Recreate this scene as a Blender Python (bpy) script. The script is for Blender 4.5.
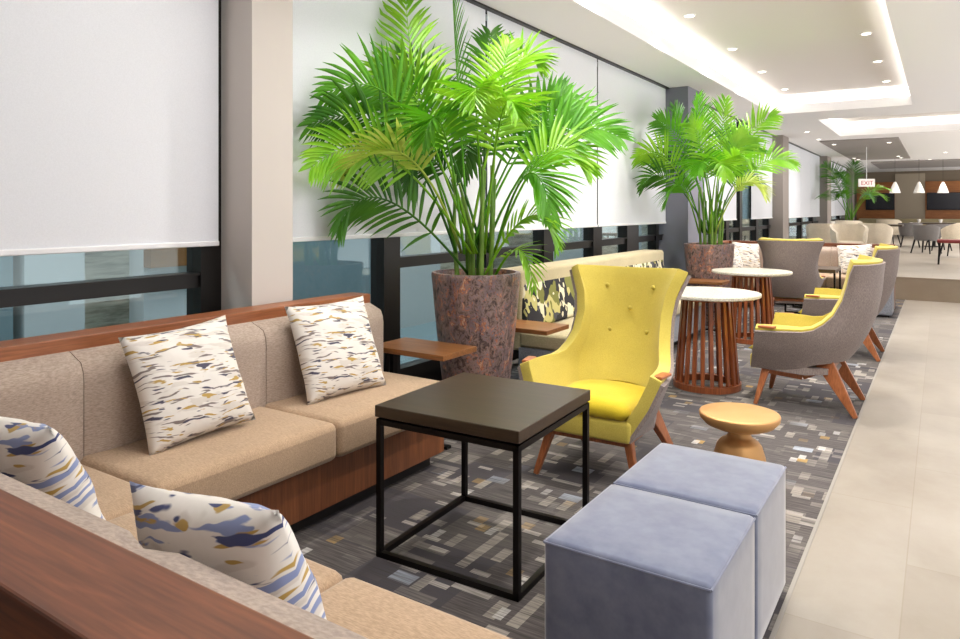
import bpy, bmesh, math, random
from mathutils import Vector, Matrix, noise
sc = bpy.context.scene
for o in list(bpy.data.objects): bpy.data.objects.remove(o)
COL = sc.collection
R = math.radians
# ---------------------------------------------------------------- camera
TH = math.atan(461/700)
cd = bpy.data.cameras.new('camera'); cam = bpy.data.objects.new('camera', cd); COL.objects.link(cam)
cam.location = (0, 0, 1.35); cam.rotation_euler = (R(90), 0, TH)
cd.sensor_width = 36; cd.lens = 36*700/960; cd.shift_y = -(319.5-210)/960
cd.clip_start = .05; cd.clip_end = 200
sc.camera = cam
# ---------------------------------------------------------------- world, exposure, lights
wd = bpy.data.worlds.new('world'); sc.world = wd; wd.use_nodes = True
_n, _l = wd.node_tree.nodes, wd.node_tree.links
_tc = _n.new('ShaderNodeTexCoord'); _sx = _n.new('ShaderNodeSeparateXYZ'); _rp = _n.new('ShaderNodeValToRGB'); _mr = _n.new('ShaderNodeMapRange')
_l.new(_tc.outputs['Generated'], _sx.inputs[0]); _l.new(_sx.outputs['Z'], _mr.inputs['Value']); _mr.inputs['From Min'].default_value = -1; _l.new(_mr.outputs[0], _rp.inputs[0])
_rp.color_ramp.elements[0].position = .42; _rp.color_ramp.elements[0].color = (1, .985, .965, 1)  # bright lower half added to throw light up at the ceiling
_rp.color_ramp.elements[1].position = .52; _rp.color_ramp.elements[1].color = (.30, .30, .31, 1)
_l.new(_rp.outputs[0], _n['Background'].inputs[0])
_n['Background'].inputs[1].default_value = 2.7
sc.view_settings.view_transform = 'Standard'; sc.view_settings.look = 'None'
sc.view_settings.gamma = 1; sc.view_settings.use_curve_mapping = False
sc.view_settings.exposure = 0.12

def area(name, loc, rot, sx, sy, power, col=(1, .98, .95), spread=180):
    l = bpy.data.lights.new(name, 'AREA'); l.shape = 'RECTANGLE'; l.size = sx; l.size_y = sy
    l.energy = power; l.color = col; l.spread = R(spread)
    o = bpy.data.objects.new(name, l); COL.objects.link(o); o.location = loc; o.rotation_euler = rot
    return o
def spot(name, loc, power, ang=110, col=(1, .96, .91)):
    l = bpy.data.lights.new(name, 'SPOT'); l.energy = power; l.spot_size = R(ang); l.spot_blend = .8
    l.shadow_soft_size = .06; l.color = col
    o = bpy.data.objects.new(name, l); COL.objects.link(o); o.location = loc
    return o
# LED strips lying in the cove pockets, shining up and inwards
COVE = .5
area('cove_light', (-2.50, 6.95, 3.17), (R(180), R(-18), 0), .1, 11.8, 150*COVE)
area('cove_light', (-.29, 6.95, 3.17), (R(180), R(18), 0), .1, 11.8, 110*COVE)
area('cove_light', (-1.395, 12.98, 3.17), (R(162), 0, 0), 2.0, .1, 34*COVE)
area('cove_light', (.4, 14.02, 3.17), (R(198), 0, 0), 4.4, .1, 60*COVE)
area('cove_light', (.4, 17.58, 3.17), (R(162), 0, 0), 4.4, .1, 60*COVE)
area('cove_light', (-1.96, 15.8, 3.17), (R(180), R(-18), 0), .1, 3.3, 40*COVE)
DL = [(-2.1, 3.5), (-2.1, 5.25), (-2.1, 7.0), (-2.1, 8.73), (-2.1, 10.4), (-2.1, 12.1), (-.69, 3.5), (-.69, 5.25), (-.69, 7.0), (-.69, 8.78), (-.69, 10.5), (-.69, 12.2)]
for x, y in DL: spot('downlight_beam', (x, y, 3.26), 140, 125)
for x, y in ((-2.1, 1.75), (-.69, 1.75)): spot('downlight_beam', (x, y, 3.26), 50, 125)  # unseen pair added to brighten the near blinds and banquette
DL3 = [(-2.352, 16.07, 3.0), (-2.368, 17.9, 3.0), (-2.2, 19.2, 2.97), (-1.04, 19.36, 2.97), (-2.26, 24.6, 2.97), (-2.2, 25.3, 2.97),
       (-1.07, 24.4, 2.97), (-1.03, 25.2, 2.97), (-.46, 30.4, 3.0), (-1.05, 28.7, 3.0), (.1, 24, 3.0), (.5, 19.5, 3.0), (-.3, 27, 3.0)]
for x, y, z in DL3: spot('downlight_beam', (x, y, z-.04), 60, 140)
DL_ADDED = [(-2.1, 1.75), (-.69, 1.75)]
# unseen fill lights added over the walkway and the dining end
area('ceiling_fill', (1.3, 2.6, 2.97), (0, 0, 0), 1.2, 4.0, 80, (1, .98, .96))
area('ceiling_fill', (1.8, 22, 2.97), (0, 0, 0), 1.6, 14.0, 480, (1, .95, .88))

# unseen lights added under the roof to brighten the view outside the windows
area('terrace_fill', (-4.3, 4.5, 3.15), (0, R(-12), 0), .5, 14, 260, (1, .99, .97))
area('terrace_fill', (-4.3, 18, 3.15), (0, R(-12), 0), .5, 12, 200, (.9, .97, 1))

# ---------------------------------------------------------------- materials
def new_mat(name):
    m = bpy.data.materials.new(name); m.use_nodes = True
    return m, m.node_tree.nodes, m.node_tree.links, m.node_tree.nodes['Principled BSDF']
def rgb(r, g, b):
    f = lambda c: ((c/255+.055)/1.055)**2.4 if c > 10 else c/255/12.92
    return (f(r), f(g), f(b), 1)
def coords(N, L, scale=(1, 1, 1), rot=(0, 0, 0), loc=(0, 0, 0)):
    t = N.new('ShaderNodeTexCoord'); mp = N.new('ShaderNodeMapping')
    mp.inputs['Scale'].default_value = scale; mp.inputs['Rotation'].default_value = rot; mp.inputs['Location'].default_value = loc
    L.new(t.outputs['Object'], mp.inputs['Vector']); return mp.outputs['Vector']
def ramp(N, L, fac, stops, interp='LINEAR'):
    r = N.new('ShaderNodeValToRGB'); r.color_ramp.interpolation = interp
    e = r.color_ramp.elements
    while len(e) < len(stops): e.new(.5)
    for i, (p, c) in enumerate(stops): e[i].position = p; e[i].color = c
    L.new(fac, r.inputs['Fac']); return r.outputs['Color']
def noise_t(N, L, vec, scale, detail=4, rough=.5, dist=0):
    n = N.new('ShaderNodeTexNoise'); n.inputs['Scale'].default_value = scale; n.inputs['Detail'].default_value = detail
    n.inputs['Roughness'].default_value = rough; n.inputs['Distortion'].default_value = dist
    L.new(vec, n.inputs['Vector']); return n.outputs['Fac']
def mix(N, L, a, b, fac, mode='MIX'):
    m = N.new('ShaderNodeMix'); m.data_type = 'RGBA'; m.blend_type = mode
    for s, v in ((m.inputs[0], fac), (m.inputs[6], a), (m.inputs[7], b)):
        if hasattr(v, 'links'): L.new(v, s)
        else: s.default_value = v
    return m.outputs[2]
def bump(N, L, h, bs, strength=.3, dist=.01):
    b = N.new('ShaderNodeBump'); b.inputs['Strength'].default_value = strength; b.inputs['Distance'].default_value = dist
    L.new(h, b.inputs['Height']); L.new(b.outputs['Normal'], bs.inputs['Normal'])
def plain(name, c, rough=.5, metal=0, emit=0, coat=0, spec=None):
    m, N, L, B = new_mat(name)
    B.inputs['Base Color'].default_value = rgb(*c); B.inputs['Roughness'].default_value = rough; B.inputs['Metallic'].default_value = metal
    if emit: B.inputs['Emission Color'].default_value = rgb(*c); B.inputs['Emission Strength'].default_value = emit
    if coat: B.inputs['Coat Weight'].default_value = coat
    if spec is not None: B.inputs['Specular IOR Level'].default_value = spec
    return m
def wood(name, c1, c2, axis=0, rough=.35, sc_=1.0):
    m, N, L, B = new_mat(name)
    s = [9*sc_, 9*sc_, 9*sc_]; s[axis] = .9*sc_
    v = coords(N, L, tuple(s))
    n = noise_t(N, L, v, 1.6, 6, .6, 1.2)
    col = ramp(N, L, n, [(.28, rgb(*c1)), (.55, rgb(*[(a+b)/2 for a, b in zip(c1, c2)])), (.75, rgb(*c2))])
    s2 = [70, 70, 70]; s2[axis] = 3
    f = noise_t(N, L, coords(N, L, tuple(s2)), 2, 3)
    fc = ramp(N, L, f, [(.3, (.72, .72, .72, 1)), (.7, (1.12, 1.12, 1.12, 1))])
    col = mix(N, L, col, fc, 1.0, 'MULTIPLY')
    L.new(col, B.inputs['Base Color']); B.inputs['Roughness'].default_value = rough
    return m
def fabric(name, c1, c2, rough=.85, scale=(60, 300, 300), sheen=.2, bs=.25, sheen_rough=.5, sheen_tint=(1, 1, 1, 1)):
    m, N, L, B = new_mat(name)
    n = noise_t(N, L, coords(N, L, scale), 1.0, 3, .6)
    big = noise_t(N, L, coords(N, L, (3, 3, 3)), 1.5, 3)
    col = ramp(N, L, n, [(.35, rgb(*c1)), (.65, rgb(*c2))])
    bc = ramp(N, L, big, [(.3, (.93, .93, .93, 1)), (.7, (1.04, 1.04, 1.04, 1))])
    L.new(mix(N, L, col, bc, 1.0, 'MULTIPLY'), B.inputs['Base Color'])
    B.inputs['Roughness'].default_value = rough; B.inputs['Sheen Weight'].default_value = sheen
    B.inputs['Sheen Roughness'].default_value = sheen_rough; B.inputs['Sheen Tint'].default_value = sheen_tint
    B.inputs['Specular IOR Level'].default_value = .25
    bump(N, L, n, B, bs, .002)
    return m
M = {}
M['walnut_x'] = wood('walnut along x', (100, 54, 32), (144, 84, 50), 0, .5)
M['walnut_y'] = wood('walnut along y', (128, 72, 42), (172, 108, 66), 1, .38)
M['walnut_z'] = wood('walnut upright', (128, 66, 36), (172, 98, 58), 2, .3)
M['walnut_front'] = wood('walnut panel', (104, 60, 36), (152, 94, 58), 2, .4, .7)
M['chairwood'] = wood('chair leg wood', (140, 78, 44), (190, 120, 76), 2, .35)
M['table_wood'] = wood('golden walnut table top', (124, 78, 40), (164, 108, 62), 0, .35)
M['capwood'] = wood('arm cap wood', (160, 88, 48), (196, 122, 76), 1, .3)
M['beige_back'] = fabric('beige woven back fabric', (146, 128, 116), (178, 160, 146), scale=(70, 70, 320))
M['beige_seat'] = fabric('tan woven seat fabric', (154, 128, 102), (184, 156, 128), scale=(60, 320, 200))
M['yellow'] = fabric('mustard yellow wool', (186, 167, 70), (200, 182, 86), scale=(260, 260, 260), bs=.15)
M['yellow_seat'] = fabric('bright yellow seat wool', (198, 174, 26), (210, 186, 44), scale=(260, 260, 260), bs=.15)
M['taupe'] = fabric('taupe woven shell', (120, 108, 104), (152, 138, 132), scale=(300, 300, 50), sheen=.1)
M['suede'] = fabric('blue grey suede', (98, 104, 128), (116, 122, 142), scale=(14, 14, 14), sheen=1.0, bs=.05, sheen_rough=.42, sheen_tint=(1, .97, .93, 1))
M['cream_fab'] = fabric('cream upholstery', (172, 158, 124), (194, 180, 144), scale=(60, 60, 260))
M['dine_beige'] = fabric('beige dining upholstery', (206, 192, 170), (228, 216, 196), scale=(100, 100, 100))
M['dine_grey'] = fabric('grey dining upholstery', (96, 92, 92), (120, 116, 114), scale=(100, 100, 100))
M['grey_panel'] = fabric('grey upholstery', (120, 122, 132), (146, 148, 156), scale=(80, 80, 80))
M['black_metal'] = plain('black metal', (22, 18, 17), .38, .6)
M['dark_recess'] = plain('dark plinth', (24, 20, 18), .6)
M['espresso'] = wood('espresso table top', (54, 41, 28), (70, 54, 38), 0, .33)
M['gold'] = plain('brushed gold', (200, 152, 96), .45, .55)
M['white_stone'] = None
M['frame'] = plain('dark bronze window frame', (20, 16, 14), .4, .2)
M['white_metal'] = plain('white bottom rail', (232, 232, 234), .5)
M['lamp'] = plain('lamp glow', (255, 246, 232), .5, 0, 8)
M['trimring'] = plain('lamp trim', (238, 238, 238), .5)
M['column'] = plain('warm white column paint', (196, 188, 182), .7)
M['column_dark'] = plain('taupe column paint', (148, 138, 132), .7)
M['column_shaded'] = plain('shaded column paint', (122, 122, 134), .7)  # shade of the camera-facing side is put into this darker paint
M['ceiling'] = plain('white ceiling paint', (238, 237, 237), .9, spec=.2)
M['ceiling_hi'] = plain('coffer ceiling paint', (222, 218, 214), .9, spec=.2)
M['panel_grey'] = plain('grey ceiling panel', (150, 144, 140), .85)
M['wall_taupe'] = plain('taupe wall', (130, 116, 98), .8)
M['wall_taupe2'] = plain('pale taupe wall panel', (178, 164, 144), .8)
M['tv'] = plain('television glass', (10, 14, 34), .2)
M['soil'] = plain('dark soil', (48, 36, 28), .95)
M['ext_pale'] = plain('pale concrete outside', (200, 204, 204), .8)
M['ext_teal'] = plain('teal rendered wall outside', (122, 142, 148), .8)
M['ext_dark'] = plain('dark opening outside', (26, 30, 34), .6)
M['red_seat'] = plain('dark red leather', (120, 34, 34), .5)
M['sign_white'] = plain('sign face', (226, 218, 214), .5, 0, .15)
M['sign_red'] = plain('sign lettering', (170, 50, 44), .5, 0, .05)
M['porcelain'] = plain('white porcelain', (236, 232, 226), .3)

# roller blind: faint vertical weave, thin enough for a little glow
m, N, L, B = new_mat('roller blind cloth')
n = noise_t(N, L, coords(N, L, (200, 200, 200)), 1, 2)
L.new(ramp(N, L, n, [(.3, rgb(218, 220, 226)), (.7, rgb(224, 226, 232))]), B.inputs['Base Color'])
B.inputs['Roughness'].default_value = .9; M['blind'] = m
# stone table top
m, N, L, B = new_mat('speckled white stone')
n = noise_t(N, L, coords(N, L, (90, 90, 90)), 1, 3, .7)
L.new(ramp(N, L, n, [(.32, rgb(150, 143, 130)), (.5, rgb(196, 190, 176)), (.7, rgb(214, 208, 196))]), B.inputs['Base Color'])
B.inputs['Roughness'].default_value = .35; M['white_stone'] = m
# planter: pitted mosaic of brown, rust and grey
m, N, L, B = new_mat('mottled oxidised planter')
v = coords(N, L, (1, 1, .7))
n1 = noise_t(N, L, v, 20, 8, .75, 1.0); n2 = noise_t(N, L, v, 6, 5, .65, .5); n4 = noise_t(N, L, v, 55, 4, .7)
c = ramp(N, L, n1, [(.34, rgb(48, 38, 40)), (.43, rgb(104, 84, 80)), (.49, rgb(150, 126, 116)), (.53, rgb(126, 116, 128)), (.58, rgb(176, 104, 60)), (.66, rgb(206, 182, 160))])
c2 = ramp(N, L, n2, [(.35, (.62, .62, .68, 1)), (.5, (1, .98, .95, 1)), (.65, (1.35, 1.2, 1.05, 1))])
c = mix(N, L, c, c2, 1.0, 'MULTIPLY')
c3 = ramp(N, L, n4, [(.36, (.3, .25, .24, 1)), (.46, (1, 1, 1, 1)), (.62, (1, 1, 1, 1)), (.72, (1.5, 1.3, 1.15, 1))])
c = mix(N, L, c, c3, .85, 'MULTIPLY')
L.new(c, B.inputs['Base Color']); B.inputs['Roughness'].default_value = .38
bump(N, L, n4, B, .6, .008); M['planter'] = m
# glass
m, N, L, B = new_mat('window glass')
N.remove(B); out = N['Material Output']
tr = N.new('ShaderNodeBsdfTransparent'); tr.inputs[0].default_value = (.84, .90, .92, 1)
gl = N.new('ShaderNodeBsdfGlossy'); gl.inputs['Roughness'].default_value = .02; gl.inputs[0].default_value = (.9, 1, 1, 1)
lw = N.new('ShaderNodeLayerWeight'); lw.inputs['Blend'].default_value = .5
pw = N.new('ShaderNodeMath'); pw.operation = 'POWER'; L.new(lw.outputs['Facing'], pw.inputs[0]); pw.inputs[1].default_value = 3.5
fr = N.new('ShaderNodeMath'); fr.operation = 'MULTIPLY_ADD'; L.new(pw.outputs[0], fr.inputs[0]); fr.inputs[1].default_value = .8; fr.inputs[2].default_value = .05
mx = N.new('ShaderNodeMixShader'); L.new(fr.outputs[0], mx.inputs[0]); L.new(tr.outputs[0], mx.inputs[1]); L.new(gl.outputs[0], mx.inputs[2])
L.new(mx.outputs[0], out.inputs[0]); M['glass'] = m
# walkway tile: 1.2 x 0.6 m slabs, cloudy beige-grey
m, N, L, B = new_mat('porcelain floor tile')
br = N.new('ShaderNodeTexBrick'); br.offset = .5; br.inputs['Scale'].default_value = 1
br.inputs['Brick Width'].default_value = 1.2; br.inputs['Row Height'].default_value = .63; br.inputs['Mortar Size'].default_value = .0022
br.inputs['Color1'].default_value = rgb(145, 136, 124); br.inputs['Color2'].default_value = rgb(154, 146, 135); br.inputs['Mortar'].default_value = rgb(140, 130, 116)
L.new(coords(N, L, (1, 1, 1), (0, 0, R(90)), (.12, .11, 0)), br.inputs['Vector'])
n = noise_t(N, L, coords(N, L, (1, 1, 1)), 1.3, 7, .62, .4)
cc = ramp(N, L, n, [(.3, (.84, .82, .80, 1)), (.5, (1, 1, 1, 1)), (.72, (1.08, 1.08, 1.09, 1))])
n3 = noise_t(N, L, coords(N, L, (2.6, 1.8, 1)), 1.2, 8, .7)
c4 = ramp(N, L, n3, [(.3, (.93, .90, .87, 1)), (.7, (1.04, 1.04, 1.05, 1))])
L.new(mix(N, L, mix(N, L, br.outputs['Color'], cc, 1.0, 'MULTIPLY'), c4, 1.0, 'MULTIPLY'), B.inputs['Base Color'])
B.inputs['Roughness'].default_value = .38; M['tile'] = m
M['tile_band'] = None
m, N, L, B = new_mat('taupe floor tile band')
n = noise_t(N, L, coords(N, L, (1, 1, 1)), 1.6, 6, .6)
L.new(ramp(N, L, n, [(.3, rgb(136, 120, 102)), (.7, rgb(152, 137, 119))]), B.inputs['Base Color']); B.inputs['Roughness'].default_value = .4; M['tile_band'] = m
# carpet: charcoal ground with streaks and scattered pale / blue / ochre blocks
m, N, L, B = new_mat('patterned carpet')
streak = noise_t(N, L, coords(N, L, (5, 120, 1)), 1, 4, .6)
base = ramp(N, L, streak, [(.25, rgb(60, 57, 57)), (.5, rgb(88, 83, 82)), (.75, rgb(120, 113, 110))])
tone = noise_t(N, L, coords(N, L, (1, 1, 1)), .9, 2)
def cells(sx, sy, seed, off=(0, 0)):
    vec = coords(N, L, (1, 1, 1), (0, 0, 0), (off[0]+seed, off[1], 0))
    sn = N.new('ShaderNodeVectorMath'); sn.operation = 'SNAP'; L.new(vec, sn.inputs[0]); sn.inputs[1].default_value = (sx, sy, 1)
    wn = N.new('ShaderNodeTexWhiteNoise'); wn.noise_dimensions = '2D'; L.new(sn.outputs[0], wn.inputs['Vector'])
    return wn.outputs['Value'], wn.outputs['Color']
def over(base, sx, sy, seed, thr, col, off=(0, 0), gate=None, soft=.004):
    val, _ = cells(sx, sy, seed, off)
    f = ramp(N, L, val, [(thr, (0, 0, 0, 1)), (thr+soft, (1, 1, 1, 1))])
    if gate is not None:
        f = mix(N, L, f, gate, 1.0, 'MULTIPLY')
    f2 = mix(N, L, f, ramp(N, L, streak, [(.3, (.1, .1, .1, 1)), (.6, (.9, .9, .9, 1))]), 1.0, 'MULTIPLY')
    return mix(N, L, base, col, f2)
gate = ramp(N, L, noise_t(N, L, coords(N, L, (.8, 1, 1)), 1.1, 2), [(.44, (.12, .12, .12, 1)), (.56, (1, 1, 1, 1))])
gate2 = ramp(N, L, noise_t(N, L, coords(N, L, (1, 1.3, 1), (0, 0, 0), (4, 2, 0)), 1.0, 2), [(.46, (.1, .1, .1, 1)), (.6, (1, 1, 1, 1))])
c = over(base, .42, .26, 3.1, .6, rgb(72, 69, 75))
c = over(c, .33, .19, 7.7, .72, rgb(108, 102, 98))
c = over(c, .16, .05, 1.3, .84, rgb(134, 127, 122), gate=gate)
c = over(c, .045, .11, 4.9, .90, rgb(166, 158, 148), (.02, .03), gate)
c = over(c, .08, .03, 9.3, .945, rgb(180, 173, 165), (.01, 0), gate)
c = over(c, .10, .07, 6.1, .975, rgb(176, 184, 196), gate=gate2)
c = over(c, .05, .06, 12.7, .982, rgb(186, 150, 84), gate=gate2)
c = over(c, .035, .07, 15.7, .975, rgb(198, 194, 190), gate=gate2)
L.new(c, B.inputs['Base Color']); B.inputs['Roughness'].default_value = .95; B.inputs['Specular IOR Level'].default_value = .15
bump(N, L, streak, B, .3, .004); M['carpet'] = m
# pillow: white linen with brushed horizontal dashes
def pillow_mat(name, blue, seed):
    m, N, L, B = new_mat(name)
    v = coords(N, L, (1, 1, 1), (0, 0, R(6)), (seed, seed*.7, 0))
    warp = N.new('ShaderNodeTexNoise'); warp.inputs['Scale'].default_value = 6; L.new(v, warp.inputs['Vector'])
    va = N.new('ShaderNodeVectorMath'); va.operation = 'MULTIPLY_ADD'; L.new(warp.outputs['Color'], va.inputs[0]); va.inputs[1].default_value = (.05, .05, 0); L.new(v, va.inputs[2])
    def stroke(sx, sy, a, off):
        mp = N.new('ShaderNodeMapping'); mp.inputs['Scale'].default_value = (sx, sy, 1); mp.inputs['Location'].default_value = (off, off*1.7, 0)
        L.new(va.outputs[0], mp.inputs['Vector'])
        n = noise_t(N, L, mp.outputs[0], 1, 2, .45, .2)
        return ramp(N, L, n, [(a, (0, 0, 0, 1)), (a+.03, (1, 1, 1, 1))])
    k_ = 1 if blue else 1.45
    c = rgb(220, 214, 207)
    c = mix(N, L, c, rgb(206, 198, 190), stroke(5*k_, 22*k_, .56, 9))
    c = mix(N, L, c, rgb(120, 108, 104) if not blue else rgb(128, 140, 180), stroke(7*k_, 44*k_, .60 if not blue else .57, 3))
    c = mix(N, L, c, rgb(176, 144, 74), stroke(9*k_, 48*k_, .62, 5))
    c = mix(N, L, c, rgb(70, 66, 84) if not blue else rgb(52, 60, 104), stroke(8*k_, 40*k_, .63 if not blue else .60, 7))
    L.new(c, B.inputs['Base Color']); B.inputs['Roughness'].default_value = .8; B.inputs['Sheen Weight'].default_value = .1
    w = noise_t(N, L, coords(N, L, (500, 500, 500)), 1, 2)
    fold = noise_t(N, L, v, 9, 3, .5)
    bump(N, L, fold, B, .35, .02)
    return m
M['pillow_a'] = pillow_mat('linen with brushed grey strokes', False, 1.3)
M['pillow_b'] = pillow_mat('linen with brushed blue strokes', True, 5.2)
# leaf-print cloth of the second bench
m, N, L, B = new_mat('leaf print upholstery')
v = coords(N, L, (6, 6, 4.5))
w = N.new('ShaderNodeTexNoise'); w.inputs['Scale'].default_value = 1.2; w.inputs['Detail'].default_value = 2; L.new(v, w.inputs['Vector'])
va = N.new('ShaderNodeVectorMath'); va.operation = 'MULTIPLY_ADD'; L.new(w.outputs['Color'], va.inputs[0]); va.inputs[1].default_value = (2.4, 2.4, 2.4); L.new(v, va.inputs[2])
vo = N.new('ShaderNodeTexVoronoi'); vo.inputs['Scale'].default_value = 1.9; L.new(va.outputs[0], vo.inputs['Vector'])
hs = N.new('ShaderNodeSeparateColor'); L.new(vo.outputs['Color'], hs.inputs[0])
L.new(ramp(N, L, hs.outputs[0], [(0, rgb(40, 38, 44)), (.38, rgb(78, 76, 84)), (.5, rgb(196, 186, 120)), (.66, rgb(226, 218, 188)), (.82, rgb(122, 122, 60)), (.92, rgb(30, 30, 36))], 'CONSTANT'), B.inputs['Base Color'])
B.inputs['Roughness'].default_value = .85; M['leafprint'] = m
# palm leaves
def leaf(name, c1, c2):
    m, N, L, B = new_mat(name)
    n = noise_t(N, L, coords(N, L, (1, 1, 1)), 5, 3)
    col = ramp(N, L, n, [(.3, rgb(*c1)), (.7, rgb(*c2))])
    L.new(col, B.inputs['Base Color']); B.inputs['Roughness'].default_value = .42
    t = N.new('ShaderNodeBsdfTranslucent'); L.new(col, t.inputs[0])
    mx = N.new('ShaderNodeMixShader'); mx.inputs[0].default_value = .35
    L.new(B.outputs[0], mx.inputs[1]); L.new(t.outputs[0], mx.inputs[2]); L.new(mx.outputs[0], N['Material Output'].inputs[0])
    return m
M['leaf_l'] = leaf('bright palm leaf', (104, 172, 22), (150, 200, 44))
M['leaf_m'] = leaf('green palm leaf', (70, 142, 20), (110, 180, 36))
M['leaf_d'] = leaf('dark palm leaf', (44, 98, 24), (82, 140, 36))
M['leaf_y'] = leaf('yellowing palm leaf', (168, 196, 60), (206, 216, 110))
M['stem'] = leaf('palm stem', (104, 150, 60), (150, 184, 84))
M['brick'] = None
m, N, L, B = new_mat('stacked stone outside')
n = noise_t(N, L, coords(N, L, (2, 2, 16)), 1, 5, .7)
L.new(ramp(N, L, n, [(.3, rgb(130, 126, 112)), (.55, rgb(206, 200, 180)), (.75, rgb(232, 226, 208))]), B.inputs['Base Color']); B.inputs['Roughness'].default_value = .9; M['brick'] = m

# ---------------------------------------------------------------- mesh helpers
class MB:
    def __init__(s): s.v = []; s.f = []
    def add(s, vs, fs):
        o = len(s.v); s.v += [tuple(v) for v in vs]; s.f += [tuple(i+o for i in f) for f in fs]; return s
    def box(s, x0, x1, y0, y1, z0, z1):
        return s.add([(x0,y0,z0),(x1,y0,z0),(x1,y1,z0),(x0,y1,z0),(x0,y0,z1),(x1,y0,z1),(x1,y1,z1),(x0,y1,z1)],
                     [(0,3,2,1),(4,5,6,7),(0,1,5,4),(1,2,6,5),(2,3,7,6),(3,0,4,7)])
    def rbox(s, x0, x1, y0, y1, z0, z1, r=.01, seg=2, rot=None, piv=(0,0,0), crown=0, cuts=0):
        bm = bmesh.new()
        g = bmesh.ops.create_cube(bm, size=1)
        for v in bm.verts:
            v.co = Vector(((x0+x1)/2+v.co.x*(x1-x0), (y0+y1)/2+v.co.y*(y1-y0), (z0+z1)/2+v.co.z*(z1-z0)))
        if cuts: bmesh.ops.subdivide_edges(bm, edges=bm.edges[:], cuts=cuts, use_grid_fill=True)
        if r > 0:
            ed = [e for e in bm.edges if len(e.link_faces) == 2 and e.calc_face_angle(0) > .5]
            bmesh.ops.bevel(bm, geom=ed, offset=r, segments=seg, affect='EDGES', profile=.5)
        if crown:
            cx, cy, cz = (x0+x1)/2, (y0+y1)/2, (z0+z1)/2
            for v in bm.verts:
                a = (v.co.x-cx)/((x1-x0)/2); b = (v.co.y-cy)/((y1-y0)/2); c_ = (v.co.z-cz)/((z1-z0)/2)
                ax, ay, az = [max(0, 1-min(1, abs(t))**2) for t in (a, b, c_)]
                if abs(c_) > .5: v.co.z += crown*(1 if c_ > 0 else 0)*(ax*ay)**.6
                if abs(a) > .8: v.co.x += (1 if a > 0 else -1)*crown*.4*(ay*az)
                if abs(b) > .8: v.co.y += (1 if b > 0 else -1)*crown*.4*(ax*az)
        if rot is not None:
            mt = Matrix.Translation(piv) @ rot.to_4x4() @ Matrix.Translation(-Vector(piv))
            bmesh.ops.transform(bm, matrix=mt, verts=bm.verts)
        bm.verts.ensure_lookup_table()
        s.add([v.co[:] for v in bm.verts], [[v.index for v in f.verts] for f in bm.faces]); bm.free(); return s
    def tube(s, pts, rad, n=8, caps=True):
        pts = [Vector(p) for p in pts]; k = len(pts)
        rad = rad if isinstance(rad, (list, tuple)) else [rad]*k
        vs = []; up = None
        for i, p in enumerate(pts):
            t = (pts[min(i+1, k-1)]-pts[max(i-1, 0)]).normalized()
            if up is None: up = Vector((0, 0, 1)) if abs(t.z) < .9 else Vector((1, 0, 0))
            a = t.cross(up).normalized(); b = a.cross(t).normalized(); up = b
            for j in range(n):
                w = 2*math.pi*j/n; vs.append(p+(a*math.cos(w)+b*math.sin(w))*rad[i])
        fs = [(i*n+j, i*n+(j+1) % n, (i+1)*n+(j+1) % n, (i+1)*n+j) for i in range(k-1) for j in range(n)]
        if caps: fs += [tuple(range(n))[::-1], tuple((k-1)*n+j for j in range(n))]
        return s.add(vs, fs)
    def lathe(s, prof, n=32, c=(0, 0, 0), cap0=True, cap1=True):
        vs = []; k = len(prof)
        for r, z in prof:
            for j in range(n):
                w = 2*math.pi*j/n; vs.append((c[0]+r*math.cos(w), c[1]+r*math.sin(w), c[2]+z))
        fs = [(i*n+j, i*n+(j+1) % n, (i+1)*n+(j+1) % n, (i+1)*n+j) for i in range(k-1) for j in range(n)]
        if cap0: fs.append(tuple(range(n))[::-1])
        if cap1: fs.append(tuple((k-1)*n+j for j in range(n)))
        return s.add(vs, fs)
    def bar(s, p, q, w0, h0, w1=None, h1=None, side=(0, 1, 0)):
        """tapered four-sided bar from p to q"""
        p, q = Vector(p), Vector(q); w1 = w1 or w0; h1 = h1 or h0
        t = (q-p).normalized(); a = t.cross(Vector(side))
        if a.length < 1e-3: a = t.cross(Vector((1, 0, 0)))
        a.normalize(); b = a.cross(t).normalized()
        vs = []
        for c_, w, h in ((p, w0, h0), (q, w1, h1)):
            for x, y in ((-1, -1), (1, -1), (1, 1), (-1, 1)): vs.append(c_+a*x*w/2+b*y*h/2)
        return s.add(vs, [(0,3,2,1),(4,5,6,7),(0,1,5,4),(1,2,6,5),(2,3,7,6),(3,0,4,7)])
    def build(s, name, mat, parent=None, smooth=False, loc=None, rot=None, bevel=0, sub=0):
        me = bpy.data.meshes.new(name); me.from_pydata(s.v, [], s.f); me.update()
        bm = bmesh.new(); bm.from_mesh(me); bmesh.ops.recalc_face_normals(bm, faces=bm.faces); bm.to_mesh(me); bm.free()
        if isinstance(mat, str): mat = M[mat]
        me.materials.append(mat)
        if smooth:
            for p in me.polygons: p.use_smooth = True
            me.update()
            try: me.set_sharp_from_angle(angle=R(smooth if smooth is not True else 50))
            except Exception: pass
        o = bpy.data.objects.new(name, me); COL.objects.link(o)
        if parent: o.parent = parent
        if loc: o.location = loc
        if rot: o.rotation_euler = rot
        if bevel:
            b = o.modifiers.new('b', 'BEVEL'); b.width = bevel; b.segments = 2; b.limit_method = 'ANGLE'
        if sub:
            q = o.modifiers.new('s', 'SUBSURF'); q.levels = sub; q.render_levels = sub
        return o
def tag(o, label, cat, group=None, kind=None):
    o['label'] = label; o['category'] = cat
    if group: o['group'] = group
    if kind: o['kind'] = kind
    return o
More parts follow.
